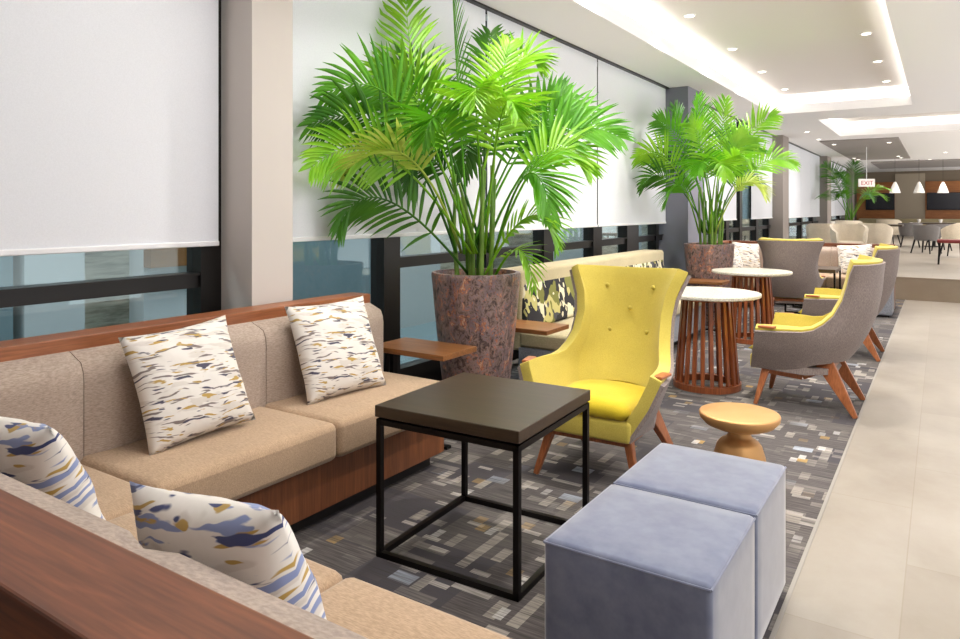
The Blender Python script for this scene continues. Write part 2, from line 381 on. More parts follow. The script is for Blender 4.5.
def thing(name, label, cat, loc=(0, 0, 0), rz=0, group=None):
    o = bpy.data.objects.new(name, None); COL.objects.link(o); o.location = loc; o.rotation_euler = (0, 0, rz); o.empty_display_size = .1
    return tag(o, label, cat, group)
def struct(name, mb, mat, parent=None, **k):
    o = mb.build(name, mat, parent, **k)
    if not parent: o['kind'] = 'structure'
    return o
def dup(root, loc, rz, label):
    r = root.copy(); COL.objects.link(r); r.location = loc; r.rotation_euler = (0, 0, rz); r['label'] = label
    for ch in list(root.children):
        c = ch.copy(); COL.objects.link(c); c.parent = r
        for g in ch.children:
            d = g.copy(); COL.objects.link(d); d.parent = c
    return r

# ================================================================ SETTING
struct('floor', MB().box(-.445, 3.0, -2.5, 12.3, -.1, 0), 'tile')
ZP = .34   # the dining floor is raised
struct('floor', MB().box(-3.3, 3.0, 12.32, 36, -.1, ZP), 'tile')
struct('trim_5', MB().box(-3.3, 3.0, 12.3, 12.32, 0, ZP-.012).box(-3.3, 3.0, 12.29, 12.33, ZP-.012, ZP+.001), 'tile_band')
struct('floor', MB().box(-3.3, -.445, -2.5, 12.3, -.1, 0), 'carpet')
struct('trim_1', MB().box(-.452, -.438, -2.5, 12.3, 0, .003), plain('metal carpet edge', (150, 144, 136), .4))
# ceiling: soffit slab with two coffers
c = MB()
X0, X1, YA, YB = -3.35, 3.0, -2.5, 36
a0, a1, b0, b1 = -2.42, -.37, 1.0, 12.9
p0, p1, q0, q1 = -1.88, 2.6, 14.1, 17.5
zl, zh = 3.0, 3.15
c.box(X0, X1, YA, b0, zl, zh).box(X0, a0, b0, b1, zl, zh).box(a1, X1, b0, b1, zl, zh)
c.box(X0, X1, b1, q0, zl, zh).box(X0, p0, q0, q1, zl, zh).box(p1, X1, q0, q1, zl, zh).box(X0, X1, q1, YB, zl, zh)
struct('ceiling', c, 'ceiling')
c = MB()
for (x0, x1, y0, y1) in ((a0, a1, b0, b1), (p0, p1, q0, q1)):
    e = .22
    c.box(x0-e, x1+e, y0-e, y1+e, 3.3, 3.36)
    c.box(x0-e-.05, x0-e, y0-e, y1+e, zh, 3.36).box(x1+e, x1+e+.05, y0-e, y1+e, zh, 3.36)
    c.box(x0-e, x1+e, y0-e-.05, y0-e, zh, 3.36).box(x0-e, x1+e, y1+e, y1+e+.05, zh, 3.36)
struct('ceiling', c, 'ceiling_hi')
struct('ceiling', MB().box(-2.42, -.8, 18.4, 25.8, 2.97, 3.0), 'panel_grey')
struct('ceiling', MB().box(-2.0, 2.9, 27.3, 31.5, 2.96, 3.0), 'panel_grey')
struct('trim_2', MB().box(-3.14, -3.06, -2.5, 36, 2.985, 3.0), 'frame')
# walls
struct('wall_back_blocker', MB().box(-3.3, 3.0, -2.6, -2.5, 0, 3.0), 'wall_taupe')  # unseen wall added behind the camera to hold back light from there
fw = MB().box(-3.3, 3.0, 35, 35.15, 0, 3.0)
struct('wall_far', fw, 'wall_taupe')
struct('trim_3', MB().box(-1.654, -.56, 34.93, 35, .9, 2.9), 'wall_taupe2')
wp = MB().box(-3.1, -1.66, 34.9, 35, .9, 2.55).box(-.555, 3.0, 34.9, 35, .9, 2.55)
struct('trim_4', wp, wood('far wall wood panelling', (150, 88, 40), (190, 122, 60), 0, .4))
# window wall: low sill wall, frames, panes
struct('wall_left', MB().box(-3.3, -3.22, -2.5, 36, 0, .16), 'frame')
def window(n, y0, y1, muls, bars):
    fm = MB()
    fm.box(-3.25, -3.15, y0, y1, .16, .24)
    for (ya, yb) in muls: fm.box(-3.26, -3.14, ya, yb, .16, 3.0)
    for (ya, yb, za, zb) in bars:
        fm.box(-3.25, -3.16, ya, yb, za, zb); fm.box(-3.165, -3.145, ya, yb, zb-.012, zb)
    e = bpy.data.objects.new('window_%d' % n, None); COL.objects.link(e); e['kind'] = 'structure'
    fm.build('window_frame', 'frame', e)
    MB().box(-3.212, -3.206, y0, y1, .2, 3.0).build('window_pane', 'glass', e)
window(1, -2.5, 2.33, [(2.19, 2.33), (-.1, 0)], [(-2.5, 2.19, .955, 1.03)])
window(2, 2.56, 9.3, [(2.56, 2.62), (3.59, 3.76), (4.86, 4.98), (5.87, 6.06), (7.0, 7.23), (7.98, 8.36), (9.0, 9.1)], [(3.76, 9.3, .945, 1.02)])
window(3, 10.0, 16.5, [(10.0, 10.1), (11.1, 11.3), (12.6, 12.8), (13.6, 13.8), (15.0, 15.2), (16.2, 16.3)], [(10.0, 16.5, .945, 1.02)])
window(4, 17.2, 24, [(18.5, 18.7), (20.5, 20.7), (22.5, 22.7)], [(17.2, 24, .945, 1.02)])
window(5, 24.7, 35, [(26.5, 26.7), (29, 29.2), (32, 32.2)], [(24.7, 35, .945, 1.02)])
# columns
for i, (x1, y0, y1, mt) in enumerate([(-2.895, 2.31, 2.575, 'column'), (-2.81, 9.3, 10.0, 'column_shaded'), (-2.9, 16.5, 17.2, 'column_dark'), (-2.9, 23.7, 24.6, 'column_dark'), (-2.9, 31, 31.7, 'column_dark')]):
    struct('wall_left', MB().box(-3.3, x1, y0, y1, 0, 3.0), mt)
# roller blinds: each hangs on its own
def blind(y0, y1, z0, label, n=1):
    t = thing('roller_blind', label, 'blind', (-3.11, (y0+y1)/2, z0), 0, 'white roller blinds on the window wall')
    w = (y1-y0)/2
    MB().box(-.002, .002, -w, w, .02, 2.985-z0).build('blind_cloth', 'blind', t)
    MB().rbox(-.012, .012, -w, w, 0, .026, .005).build('bottom_rail', 'white_metal', t)
    MB().lathe([(.028, -w), (.028, w)], 16).build('roller_tube', 'white_metal', t, smooth=True, rot=(R(-90), 0, 0), loc=(-.035, 0, 2.94-z0))
bl = [(-2.4, 2.27, 1.166, 'wide white roller blind left of the pale square column'),
      (2.59, 4.80, 1.166, 'white roller blind behind the large near palm, right of the pale column'),
      (4.83, 7.02, 1.166, 'white roller blind right of the near palm, above the leaf-print bench'),
      (7.05, 9.28, 1.166, 'white roller blind ending at the shaded column by the second palm'),
      (10.05, 11.1, 1.166, 'narrow white roller blind seen behind the second palm, nearest the shaded column'),
      (11.15, 13.2, 1.166, 'white roller blind hidden mostly by the second palm fronds'),
      (14.4, 16.45, 1.166, 'narrow roller blind just left of the first taupe column'),
      (17.25, 18.5, 1.15, 'narrow roller blind just right of the first taupe column'),
      (18.53, 20.2, 1.15, 'second roller blind right of the first taupe column'),
      (20.23, 21.9, 1.15, 'third roller blind right of the first taupe column'),
      (21.93, 23.65, 1.15, 'roller blind touching the farther taupe column on its left'),
      (24.7, 27.5, 1.15, 'roller blind behind the far palm, right of the farther taupe column'),
      (27.55, 30.9, 1.15, 'last roller blind near the far wall')]
for y0, y1, z0, lb in bl: blind(y0, y1, z0, lb)

# outside the windows: terrace, stone wall, pillars
struct('ground_outside', MB().box(-14, -3.3, -6, 40, -.12, -.02), 'ext_teal')
ex = thing('stone_wall', 'stacked pale stone wall outside the windows', 'wall', (-6.5, 0, 0)); ex['kind'] = 'structure'
MB().box(-.3, 0, -4, 36, 0, 3.2).build('wall_panel', 'brick', ex)
for (y0, y1, mt) in ((1.2, 2.2, 'ext_teal'), (2.27, 2.67, 'ext_pale'), (3.12, 3.6, 'ext_pale'), (4.5, 5.85, 'ext_teal'), (6.1, 7.0, 'ext_pale'), (9.9, 11.4, 'ext_pale'), (13.2, 14, 'ext_pale')):
    o = MB().box(-5.4, -5.2, y0, y1, -.02, 3.2).build('outside_pillar', mt); o['kind'] = 'structure'
struct('roof_outside', MB().box(-6.8, -3.3, -6, 40, 3.2, 3.4), 'ext_teal')
struct('door_1', MB().box(-5.2, -5.1, 3.12, 3.65, .9, 1.8), wood('shutter outside', (120, 76, 28), (150, 100, 40), 1))

# downlights
def downlight(x, y, z, label, grp):
    t = thing('downlight', label, 'ceiling light', (x, y, z), 0, grp)
    q = MB().lathe([(.062, 0), (.062, -.008), (.045, -.012)], 20, cap1=False).build('trim_ring', 'trimring', t, smooth=True)
    MB().lathe([(.045, -.009), (.044, -.011)], 20).build('lens', 'lamp', t)
near = ['nearest the camera', 'second from the camera', 'third from the camera', 'fourth from the camera', 'second from the far end', 'at the far end']
for i, (x, y) in enumerate(DL):
    if (i % 6) < 1: continue
    side = 'window' if i < 6 else 'walkway'
    downlight(x, y, 3.3, 'round recessed downlight in the large coffer, %s-side row, %s' % (side, near[i % 6]), 'downlights in the large coffer')
for (x, y), sd in zip(DL_ADDED, ('window', 'walkway')): downlight(x, y, 3.3, 'added unseen downlight in the large coffer, %s-side row, above the near banquette' % sd, 'downlights in the large coffer')
l3 = ['round downlight in the white soffit left of the second coffer', 'round downlight in the white soffit just above the grey ceiling panel corner',
      'downlight at the near left corner of the grey ceiling panel', 'downlight at the near right corner of the grey ceiling panel',
      'downlight at the far left of the grey ceiling panel, nearer of the pair', 'downlight at the far left of the grey ceiling panel, farther of the pair',
      'downlight at the far right of the grey ceiling panel, nearer of the pair', 'downlight at the far right of the grey ceiling panel, farther of the pair',
      'downlight beyond the grey panel near the far wall, right', 'downlight beyond the grey panel near the far wall, left',
      'downlight right of the grey ceiling panel', 'downlight at the right edge of the view past the second coffer', 'downlight before the far grey ceiling strip']
for (x, y, z), lb in zip(DL3, l3): downlight(x, y, z if z > 2.98 else 2.97, lb, 'downlights in the far soffit')

# ================================================================ FURNITURE
def cushion_box(mb, x0, x1, y0, y1, z0, z1, r=.03, crown=.012):
    mb.rbox(x0, x1, y0, y1, z0, z1, r, 3, crown=crown, cuts=5); return mb
def back_pad(length, h, th, r=.03, kn=.75):
    """upholstered back panel, local x = along, y = 0 (rear) .. -th (front), bulging"""
    mb = MB(); nx, nz = 10, 12; vs = []; fs = []
    for i in range(nx+1):
        a = i/nx; x = length*a
        ex = min(1, min(a, 1-a)*length/.025) ** .5
        for j in range(nz+1):
            b = j/nz; z = h*b
            ez = 1 if b < kn else math.sqrt(max(0, 1-((b-kn)/(1-kn))**2))
            vs.append((x, -(th*(.25+.75*ez)*(.82+.18*ex)) if b < 1 else 0, z))
    for i in range(nx):
        for j in range(nz):
            k = i*(nz+1)+j; fs.append((k, k+1, k+nz+2, k+nz+1))
    o = len(vs)
    vs += [(0, 0, 0), (length, 0, 0), (length, 0, h), (0, 0, h)]
    fs.append((o, o+1, o+2, o+3)); fs.append(tuple([o+3, o]+list(range(0, nz+1))))
    k = nx*(nz+1); fs.append(tuple([o+1, o+2]+[k+j for j in range(nz, -1, -1)]))
    fs.append(tuple([o+1, o]+[i*(nz+1) for i in range(nx+1)]))
    mb.add(vs, fs); return mb

# --- near L-shaped banquette (window run + run in front of the camera)
s = thing('corner_banquette', 'walnut-framed L-shaped banquette with beige woven cushions, nearest the camera', 'bench', (-2.2, 1.7, 0))
def P_(mb, name, mat, **k): return mb.build(name, mat, s, loc=(2.2, -1.7, 0), **k)
P_(MB().box(-2.86, -2.76, .42, 3.0, 0, .80), 'back_board', 'walnut_front')
P_(MB().box(-2.76, -.45, .43, .53, 0, .80), 'back_board', 'walnut_front')
P_(MB().rbox(-2.88, -2.735, .41, 3.01, .80, .87, .004), 'back_rail', 'walnut_y')
P_(MB().rbox(-2.735, -.44, .41, .555, .80, .87, .004), 'back_rail', 'walnut_x')
P_(MB().box(-2.76, -2.205, 1.2, 3.0, .07, .29), 'base_panel', 'walnut_front')
P_(MB().box(-2.3, -.45, .55, 1.2, .07, .29), 'base_panel', 'walnut_front')
P_(MB().box(-2.74, -2.26, 1.15, 2.95, 0, .07).box(-2.3, -.5, .6, 1.15, 0, .07), 'plinth', 'dark_recess')
# seat cushions
cb = lambda *a, **k: cushion_box(MB(), *a, **k)
P_(cb(-2.74, -2.14, 1.33, 2.158, .285, .445), 'seat_cushion', 'beige_seat', smooth=True)
P_(cb(-2.74, -2.14, 2.162, 3.0, .285, .445), 'seat_cushion', 'beige_seat', smooth=True)
P_(cb(-2.74, -2.06, .56, 1.326, .285, .44), 'seat_cushion', 'beige_seat', smooth=True)
P_(cb(-2.056, -1.252, .56, 1.295, .285, .44), 'seat_cushion', 'beige_seat', smooth=True)
P_(cb(-1.248, -.45, .56, 1.295, .285, .44), 'seat_cushion', 'beige_seat', smooth=True)
# backs; window run: front faces +x
for y0, y1 in ((.70, 1.345), (1.348, 2.176), (2.18, 3.0)):
    o = back_pad(y1-y0, .41, .13).build('back_cushion', 'beige_back', s, smooth=True); o.rotation_euler = (0, 0, R(90)); o.location = (-2.735+2.2, y0-1.7, .41)
for x0, x1 in ((-2.6, -1.9), (-1.9, -1.1), (-1.1, -.45)):
    o = back_pad(x1-x0, .405, .148, kn=.8).build('back_cushion', 'beige_back', s, smooth=True); o.rotation_euler = (0, 0, R(180)); o.location = (x1+2.2, .555-1.7, .42)

# --- throw pillows
def pillow_mesh(sz, th):
    n = 20; mb = MB(); vs = []; fs = []
    for sgn in (1, -1):
        for i in range(n+1):
            for j in range(n+1):
                x, y = -1+2*i/n, -1+2*j/n
                e = max(0, (1-abs(x)**2.4)*(1-abs(y)**2.4))**.5
                px = x*(1-.07*(1-y*y)*abs(x)**3); py = y*(1-.07*(1-x*x)*abs(y)**3)
                w = .012*noise.noise(Vector((x*3, y*3, sgn)))*e
                vs.append((px*sz/2, py*sz/2, sgn*(th/2*e)+w))
    q = (n+1)**2
    for b in (0, q):
        for i in range(n):
            for j in range(n):
                k = b+i*(n+1)+j; fs.append((k, k+1, k+n+2, k+n+1))
    mb.add(vs, fs); return mb
def pillow(mat, label, loc, R3, sz=.46, th=.15, grp='printed throw pillows on the near banquette'):
    o = pillow_mesh(sz, th).build('throw_pillow', mat, smooth=180)
    bm = bmesh.new(); bm.from_mesh(o.data); bmesh.ops.remove_doubles(bm, verts=bm.verts, dist=.0004); bmesh.ops.recalc_face_normals(bm, faces=bm.faces); bm.to_mesh(o.data); bm.free()
    o.matrix_world = Matrix.Translation(loc) @ R3.to_4x4()
    return tag(o, label, 'pillow', grp)
def basis(xv, nv):
    xv = Vector(xv).normalized(); nv = Vector(nv).normalized(); yv = nv.cross(xv).normalized(); xv = yv.cross(nv)
    return Matrix((xv, yv, nv)).transposed()
def facing(az, lean, roll):  # az: direction (deg, from +x) the face looks to; lean back; roll in plane
    n = Vector((math.cos(R(az))*math.cos(R(lean)), math.sin(R(az))*math.cos(R(lean)), math.sin(R(lean))))
    xv = Vector((-math.sin(R(az)), math.cos(R(az)), 0))
    b = basis(xv, n); return b @ Matrix.Rotation(R(roll), 3, 'Z')
pillow('pillow_a', 'white pillow with grey and ochre strokes, on the window run, nearer the corner', (-2.49, 1.69, .672), facing(-4, 22, 4), .46)
pillow('pillow_a', 'white pillow with grey strokes at the far end of the window run', (-2.49, 2.50, .672), facing(-8, 22, 1), .48)
pillow('pillow_b', 'white pillow in the near left corner, half hidden behind the banquette back', (-1.84, .83, .65), facing(93, 20, -3), .46)
pillow('pillow_b', 'white and blue brushed pillow leaning on the back run nearest the camera', (-1.06, .815, .64), facing(90, 17, -7.3), .45)

# --- black cube table
t = thing('side_table', 'square dark-topped side table on a thin black cube frame, in front of the near banquette', 'table', (-1.54, 2.39, 0), R(2.5))
hx, hy = .317, .325
MB().rbox(-hx, hx, -hy, hy, .545, .59, .003).build('tabletop', 'espresso', t)
q = .022
for z, nm in ((0, 'lower_frame'), (.515, 'upper_frame')):
    fr_ = MB()
    fr_.box(-hx+.004, hx-.004, -hy+.004, -hy+.004+q, z, z+q).box(-hx+.004, hx-.004, hy-.004-q, hy-.004, z, z+q)
    fr_.box(-hx+.004, -hx+.004+q, -hy+.004, hy-.004, z, z+q).box(hx-.004-q, hx-.004, -hy+.004, hy-.004, z, z+q)
    if z: fr_.box(-hx+.02, hx-.02, -hy+.02, hy-.02, .535, .545)
    fr_.build(nm, 'black_metal', t)
for sx in (-1, 1):
    for sy in (-1, 1):
        x = sx*(hx-.004-q/2); y = sy*(hy-.004-q/2)
        MB().box(x-q/2, x+q/2, y-q/2, y+q/2, q, .515).build('leg', 'black_metal', t)

# --- ottomans
def ottoman(name, label, loc, sx, sy, h, mat, grp, rz=0):
    t = thing(name, label, 'ottoman', loc, rz, grp)
    MB().box(-sx/2+.03, sx/2-.03, -sy/2+.03, sy/2-.03, 0, .03).build('plinth', 'dark_recess', t)
    mb = MB().rbox(-sx/2, sx/2, -sy/2, sy/2, .025, h, .016, 3, crown=.008, cuts=6)
    up = mb.build('upholstery', mat, t, smooth=True)
    sm = MB(); r = .0035; zz = h-.006
    pts = [(-sx/2+.002, -sy/2+.002), (sx/2-.002, -sy/2+.002), (sx/2-.002, sy/2-.002), (-sx/2+.002, sy/2-.002)]
    for i in range(4):
        a, b = pts[i], pts[(i+1) % 4]
        k = 8; P2 = []
        for j in range(k+1):
            u_ = j/k; P2.append((a[0]+(b[0]-a[0])*u_, a[1]+(b[1]-a[1])*u_, zz-.004))
        sm.tube(P2, r, 6)
    sm.build('piping', mat, up, smooth=True)
    return t
ottoman('cube_ottoman', 'blue-grey suede cube ottoman nearest the camera', (-.684, 1.935, 0), .455, .475, .45, 'suede', 'pair of suede cube ottomans')
ottoman('cube_ottoman', 'blue-grey suede cube ottoman behind the nearest one, beside the gold table', (-.684, 2.425, 0), .455, .475, .45, 'suede', 'pair of suede cube ottomans')

# --- gold pedestal table
t = thing('pedestal_table', 'small round gold pedestal table behind the suede ottomans', 'table', (-.79, 3.41, 0))
MB().lathe([(.02, .355), (.07, .33), (.12, .335), (.155, .35), (.178, .375), (.181, .395), (.178, .40), (.17, .402), (0.001, .400)], 48, cap1=False).build('tabletop', 'gold', t, smooth=True)
MB().lathe([(.13, 0), (.135, .01), (.13, .10), (.115, .2), (.10, .25), (.085, .27), (.06, .285), (.05, .30), (.052, .32), (.07, .335)], 40).build('pedestal', 'gold', t, smooth=True)

# --- wingback chairs
def interp(tab, x):
    if x <= tab[0][0]: return tab[0][1]
    for (a, u_), (b, v_) in zip(tab, tab[1:]):
        if x <= b:
            k = (x-a)/(b-a); k = k*k*(3-2*k) if False else k
            return u_+(v_-u_)*k
    return tab[-1][1]
def smooth_tab(tab, x):
    return (interp(tab, x-.02)+2*interp(tab, x)+interp(tab, x+.02)+interp(tab, x-.04)*.5+interp(tab, x+.04)*.5)/5
W_T = [(.22, .225), (.30, .25), (.45, .285), (.53, .295), (.60, .272), (.68, .262), (.76, .268), (.88, .30), (.98, .358), (1.05, .372)]
YC_T = [(.22, .16), (.30, .22), (.40, .30), (.52, .365), (.65, .415), (.80, .442), (.95, .455), (1.06, .468)]
YW_T = [(.22, .02), (.30, .07), (.42, .13), (.52, .18), (.60, .235), (.68, .285), (.80, .298), (.95, .30), (1.06, .325)]
def chair_surface(sv, t):
    """point on the OUTER shell. sv in [-1,1], t 0..1"""
    sgn = 1 if sv >= 0 else -1; a = abs(sv)
    sb = .5
    if a <= sb:
        q = a/sb
        H = .998-.006*q**2
        zb = .335-.02*q**3
        z = zb+(H-zb)*t
        x = smooth_tab(W_T, z)*(q*1.06-.06*q**4)
        yc, yw = smooth_tab(YC_T, z), smooth_tab(YW_T, z)
        y = yc-(yc-yw)*q**2.5
        return Vector((sgn*x, y, z))
    b = (a-sb)/(1-sb)
    H = interp([(0, .992), (.04, .91), (.08, .80), (.13, .68), (.19, .60), (.27, .555), (.4, .537), (1, .525)], b)
    zb = interp([(0, .315), (.35, .255), (1, .25)], b)
    z = zb+(H-zb)*t
    # where the side starts (wing edge) and where it ends (arm front)
    y0 = smooth_tab(YW_T, z); x0 = smooth_tab(W_T, z)
    yf = interp([(.25, -.345), (.54, -.285)], z)
    xf = interp([(.25, .245), (.40, .335), (.54, .395)], z)
    k = b
    ks = 1-(1-k)**1.7
    y = y0+(yf-y0)*k
    x = x0+(xf-x0)*ks
    return Vector((sgn*x, y, z))
def sheet(fn, S, T):
    mb = MB(); vs = []; fs = []
    for s_ in S:
        for t_ in T: vs.append(fn(s_, t_))
    n = len(T)
    for i in range(len(S)-1):
        for j in range(n-1): k = i*n+j; fs.append((k, k+1, k+n+1, k+n))
    return vs, fs
def closed_shell(S, T, off0, off1, rim=0.0):
    """thick sheet between two inward offsets of the chair surface"""
    pos = {}; e = 1e-3
    for i, s_ in enumerate(S):
        for j, t_ in enumerate(T):
            p = chair_surface(s_, t_)
            ds = chair_surface(min(1, s_+e), t_)-chair_surface(max(-1, s_-e), t_)
            dt = chair_surface(s_, min(1, t_+e))-chair_surface(s_, max(0, t_-e))
            n = ds.cross(dt)
            if n.length < 1e-9: n = Vector((0, 1, 0))
            n.normalize()
            c_ = Vector((0, -.05, p.z)) - p
            # inward = towards seat axis
            ref = Vector((0, -.1 if abs(s_) > .5 else -.6, 0)) - Vector((p.x, p.y if abs(s_) <= .5 else -.1, 0))
            if n.dot(ref) < 0: n = -n
            pos[i, j] = (p, n)
    nS, nT = len(S), len(T); out = []; inn = []
    # smooth normals along s
    for i in range(nS):
        for j in range(nT):
            acc = Vector((0, 0, 0))
            for d, w in ((-2, 1), (-1, 2), (0, 3), (1, 2), (2, 1)):
                acc += pos[max(0, min(nS-1, i+d)), j][1]*w
            acc.normalize(); p = pos[i, j][0]
            lift = Vector((0, 0, rim if j == nT-1 else 0))
            out.append(p+acc*off0+lift); inn.append(p+acc*off1+lift)
    vs = out+inn; o = nS*nT; fs = []
    for i in range(nS-1):
        for j in range(nT-1):
            k = i*nT+j
            fs.append((k, k+1, k+nT+1, k+nT)); fs.append((o+k, o+k+nT, o+k+nT+1, o+k+1))
    for i in range(nS-1):
        k = i*nT; fs.append((k, k+nT, o+k+nT, o+k)); k = i*nT+nT-1; fs.append((k, o+k, o+k+nT, k+nT))
    for j in range(nT-1):
        k = j; fs.append((k, o+k, o+k+1, k+1)); k = (nS-1)*nT+j; fs.append((k, k+1, o+k+1, o+k))
    return MB().add(vs, fs)
half = [0, .08, .16, .24, .31, .37, .42, .46, .485, .5, .515, .53, .55, .575, .6, .64, .70, .78, .87, .95, 1.0]
S_ = [-x for x in half[:0:-1]]+half
T_ = [i/14 for i in range(15)]
def make_wing(label, loc, rz):
    t = thing('wingback_chair', label, 'armchair', loc, rz, 'mustard wingback chairs')
    closed_shell(S_, T_, 0, .018).build('shell', 'taupe', t, smooth=70)
    up = closed_shell(S_, [.03+.97*i/14 for i in range(15)], .016, .075, rim=.014).build('upholstery', 'yellow', t, smooth=180)
    bv = up.modifiers.new('b', 'BEVEL'); bv.width = .014; bv.segments = 3; bv.limit_method = 'ANGLE'; bv.angle_limit = R(50)
    # underside bowl (shell bottom and front rail)
    mb = MB(); rows = []
    prof = [(-.355, .205, .335), (-.352, .215, .29), (-.34, .235, .25), (-.30, .235, .235), (0, .235, .228), (.10, .225, .235), (.17, .20, .26)]
    # front rail as a rounded box, bottom as tray
    MB().rbox(-.245, .245, -.352, -.30, .245, .345, .018, 3).build('front_rail', 'yellow', t, smooth=True)
    mb.add([(-.235, -.335, .25), (.235, -.335, .25), (.25, .0, .235), (.22, .14, .25), (.1, .19, .262), (-.1, .19, .262), (-.22, .14, .25), (-.25, .0, .235),
            (-.235, -.335, .29), (.235, -.335, .29), (.25, .0, .29), (.22, .14, .29), (.1, .17, .29), (-.1, .17, .29), (-.22, .14, .29), (-.25, .0, .29)],
           [(0, 7, 6, 5, 4, 3, 2, 1), (8, 9, 10, 11, 12, 13, 14, 15)]+[(i, (i+1) % 8, 8+(i+1) % 8, 8+i) for i in range(8)])
    mb.build('bottom', 'taupe', t)
    # seat cushion: trapezoid between the arms
    bm = MB(); n = 12; vs = []; fs = []
    for lay in (0, 1):
        for i in range(n+1):
            for j in range(n+1):
                a, b = -1+2*i/n, j/n
                y = -.365+.60*b
                w = .232+.02*b if b < .7 else .246-.1*(b-.7)
                edge = min(1, (1-abs(a))*6, b*9, (1-b)*6); e = math.sin(edge*math.pi/2)
                w2 = min(w, .255*max(0, min(1, (.245-y)/.16))**.4)
                x = a*w2
                zt = .42-.03*b+.02*e*(1-a*a); zb_ = .335-.02*b
                zm = (zt+zb_)/2
                z = zm+(zt-zm)*e**.6 if lay else zm-(zm-zb_)*e**.6
                vs.append((x, y, z))
    q = (n+1)**2
    for b_ in (0, q):
        for i in range(n):
            for j in range(n): k = b_+i*(n+1)+j; fs.append((k, k+1, k+n+2, k+n+1))
    o = bm.add(vs, fs).build('seat_cushion', 'yellow_seat', t, smooth=180); o['label'] = 'brighter yellow seat cushion'
    bb = bmesh.new(); bb.from_mesh(o.data); bmesh.ops.remove_doubles(bb, verts=bb.verts, dist=.0005); bmesh.ops.recalc_face_normals(bb, faces=bb.faces); bb.to_mesh(o.data); bb.free()
    # buttons
    for x, z in ((-.135, .915), (.135, .915), (0, .79), (-.11, .665), (.11, .665)):
        y = interp(YC_T, z)-.072-.012*abs(x)/.13-.018
        MB().lathe([(.003, -.006), (.011, -.004), (.013, 0), (.011, .004), (.003, .006)], 12).build('button', 'yellow', up, smooth=True, loc=(x, y, z), rot=(R(90), 0, 0))
    # arm caps
    for sx in (-1, 1):
        MB().rbox(-.024, .024, -.055, .055, 0, .014, .004).build('arm_cap', 'capwood', t, loc=(sx*.356, -.215, .551), rot=(R(1), 0, R(sx*-9)))
    # legs and rails
    for sx in (-1, 1):
        MB().bar((sx*.20, -.25, .25), (sx*.268, -.31, 0), .052, .042, .026, .026, side=(1, 0, 0)).build('leg', 'chairwood', t, bevel=.005)
        MB().bar((sx*.17, .10, .35), (sx*.268, .31, 0), .12, .042, .03, .028, side=(1, 0, 0)).build('leg', 'chairwood', t, bevel=.005)
        MB().bar((sx*.20, -.27, .232), (sx*.185, -.02, .215), .035, .03, .045, .03, side=(1, 0, 0)).bar((sx*.185, -.02, .215), (sx*.17, .17, .32), .045, .03, .06, .03, side=(1, 0, 0)).build('side_rail', 'chairwood', t, bevel=.004)
    MB().bar((-.21, -.265, .222), (.21, -.265, .222), .03, .035, side=(0, 1, 0)).build('stretcher', 'chairwood', t, bevel=.004)
    MB().bar((-.17, .16, .30), (.17, .16, .30), .03, .035, side=(0, 1, 0)).build('stretcher', 'chairwood', t, bevel=.004)
    return t
ch = make_wing('mustard yellow wingback chair facing the camera, behind the black cube table', (-1.475, 3.47, 0), R(2))
dup(ch, (-.77, 5.39, 0), R(-90), 'taupe-shelled wingback chair in side view at the near slatted table, closest to the walkway')
dup(ch, (-.77, 7.43, 0), R(-90), 'wingback chair beyond the side-view one, at the farther slatted table')
dup(ch, (-1.50, 8.98, 0), R(190), 'wingback chair seen from behind, taupe back towards the camera')

# --- slatted round tables
def slat_table(label, loc):
    t = thing('slatted_table', label, 'table', loc, 0, 'slatted round cafe tables')
    MB().lathe([(.380, .0), (.392, .006), (.392, .022), (.388, .027), (.001, .027)], 64, cap1=False).build('tabletop', 'white_stone', t, smooth=30, loc=(0, 0, .695))
    MB().lathe([(.205, .665), (.205, .695), (.15, .695), (.15, .665)], 40, cap0=False, cap1=False).add([], []).build('top_ring', 'walnut_z', t, smooth=30)
    MB().lathe([(.22, 0), (.25, 0), (.25, .045), (.20, .045), (.20, 0), (.22, 0)], 48, cap0=False, cap1=False).build('base_ring', 'walnut_z', t, smooth=30)
    n = 22
    for i in range(n):
        w = 2*math.pi*i/n; c_, s2 = math.cos(w), math.sin(w)
        MB().bar((.228*c_, .228*s2, .03), (.178*c_, .178*s2, .665), .026, .02, .026, .02, side=(c_, s2, 0)).build('slat', 'walnut_z', t)
    return t
st = slat_table('round white-topped table on a drum of walnut slats, directly behind the yellow chair', (-1.50, 5.44, 0))
dup(st, (-1.64, 7.60, 0), .1, 'farther round white-topped table on walnut slats, beside the second planter')

# --- C-shaped walnut side tables
def c_table(label, loc, sx=.54, sy=.33):
    t = thing('c_side_table', label, 'table', loc, 0, 'walnut side tables by the planters')
    MB().rbox(-sx/2, sx/2, -sy/2, sy/2, .525, .555, .003).build('tabletop', 'table_wood', t)
    f_ = MB()
    y = -.03
    f_.box(-sx/2+.06, -sx/2+.085, y-.02, y+.02, .015, .525)
    f_.bar((-sx/2+.03, y, .517), (-sx/2-.04, y, .008), .012, .03)
    f_.box(-sx/2-.06, sx/2-.06, y-.02, y+.02, 0, .015)
    f_.box(-sx/2-.03, sx/2-.1, y-.05, y+.05, .513, .525)
    f_.build('frame', 'black_metal', t)
    return t
ct = c_table('walnut side table on black legs between the near banquette and the near planter', (-2.53, 3.235, 0))
dup(ct, (-2.43, 4.24, 0), 0, 'walnut side table between the near planter and the leaf-print bench')
dup(ct, (-2.27, 8.02, 0), 0, 'walnut side table in front of the second planter')

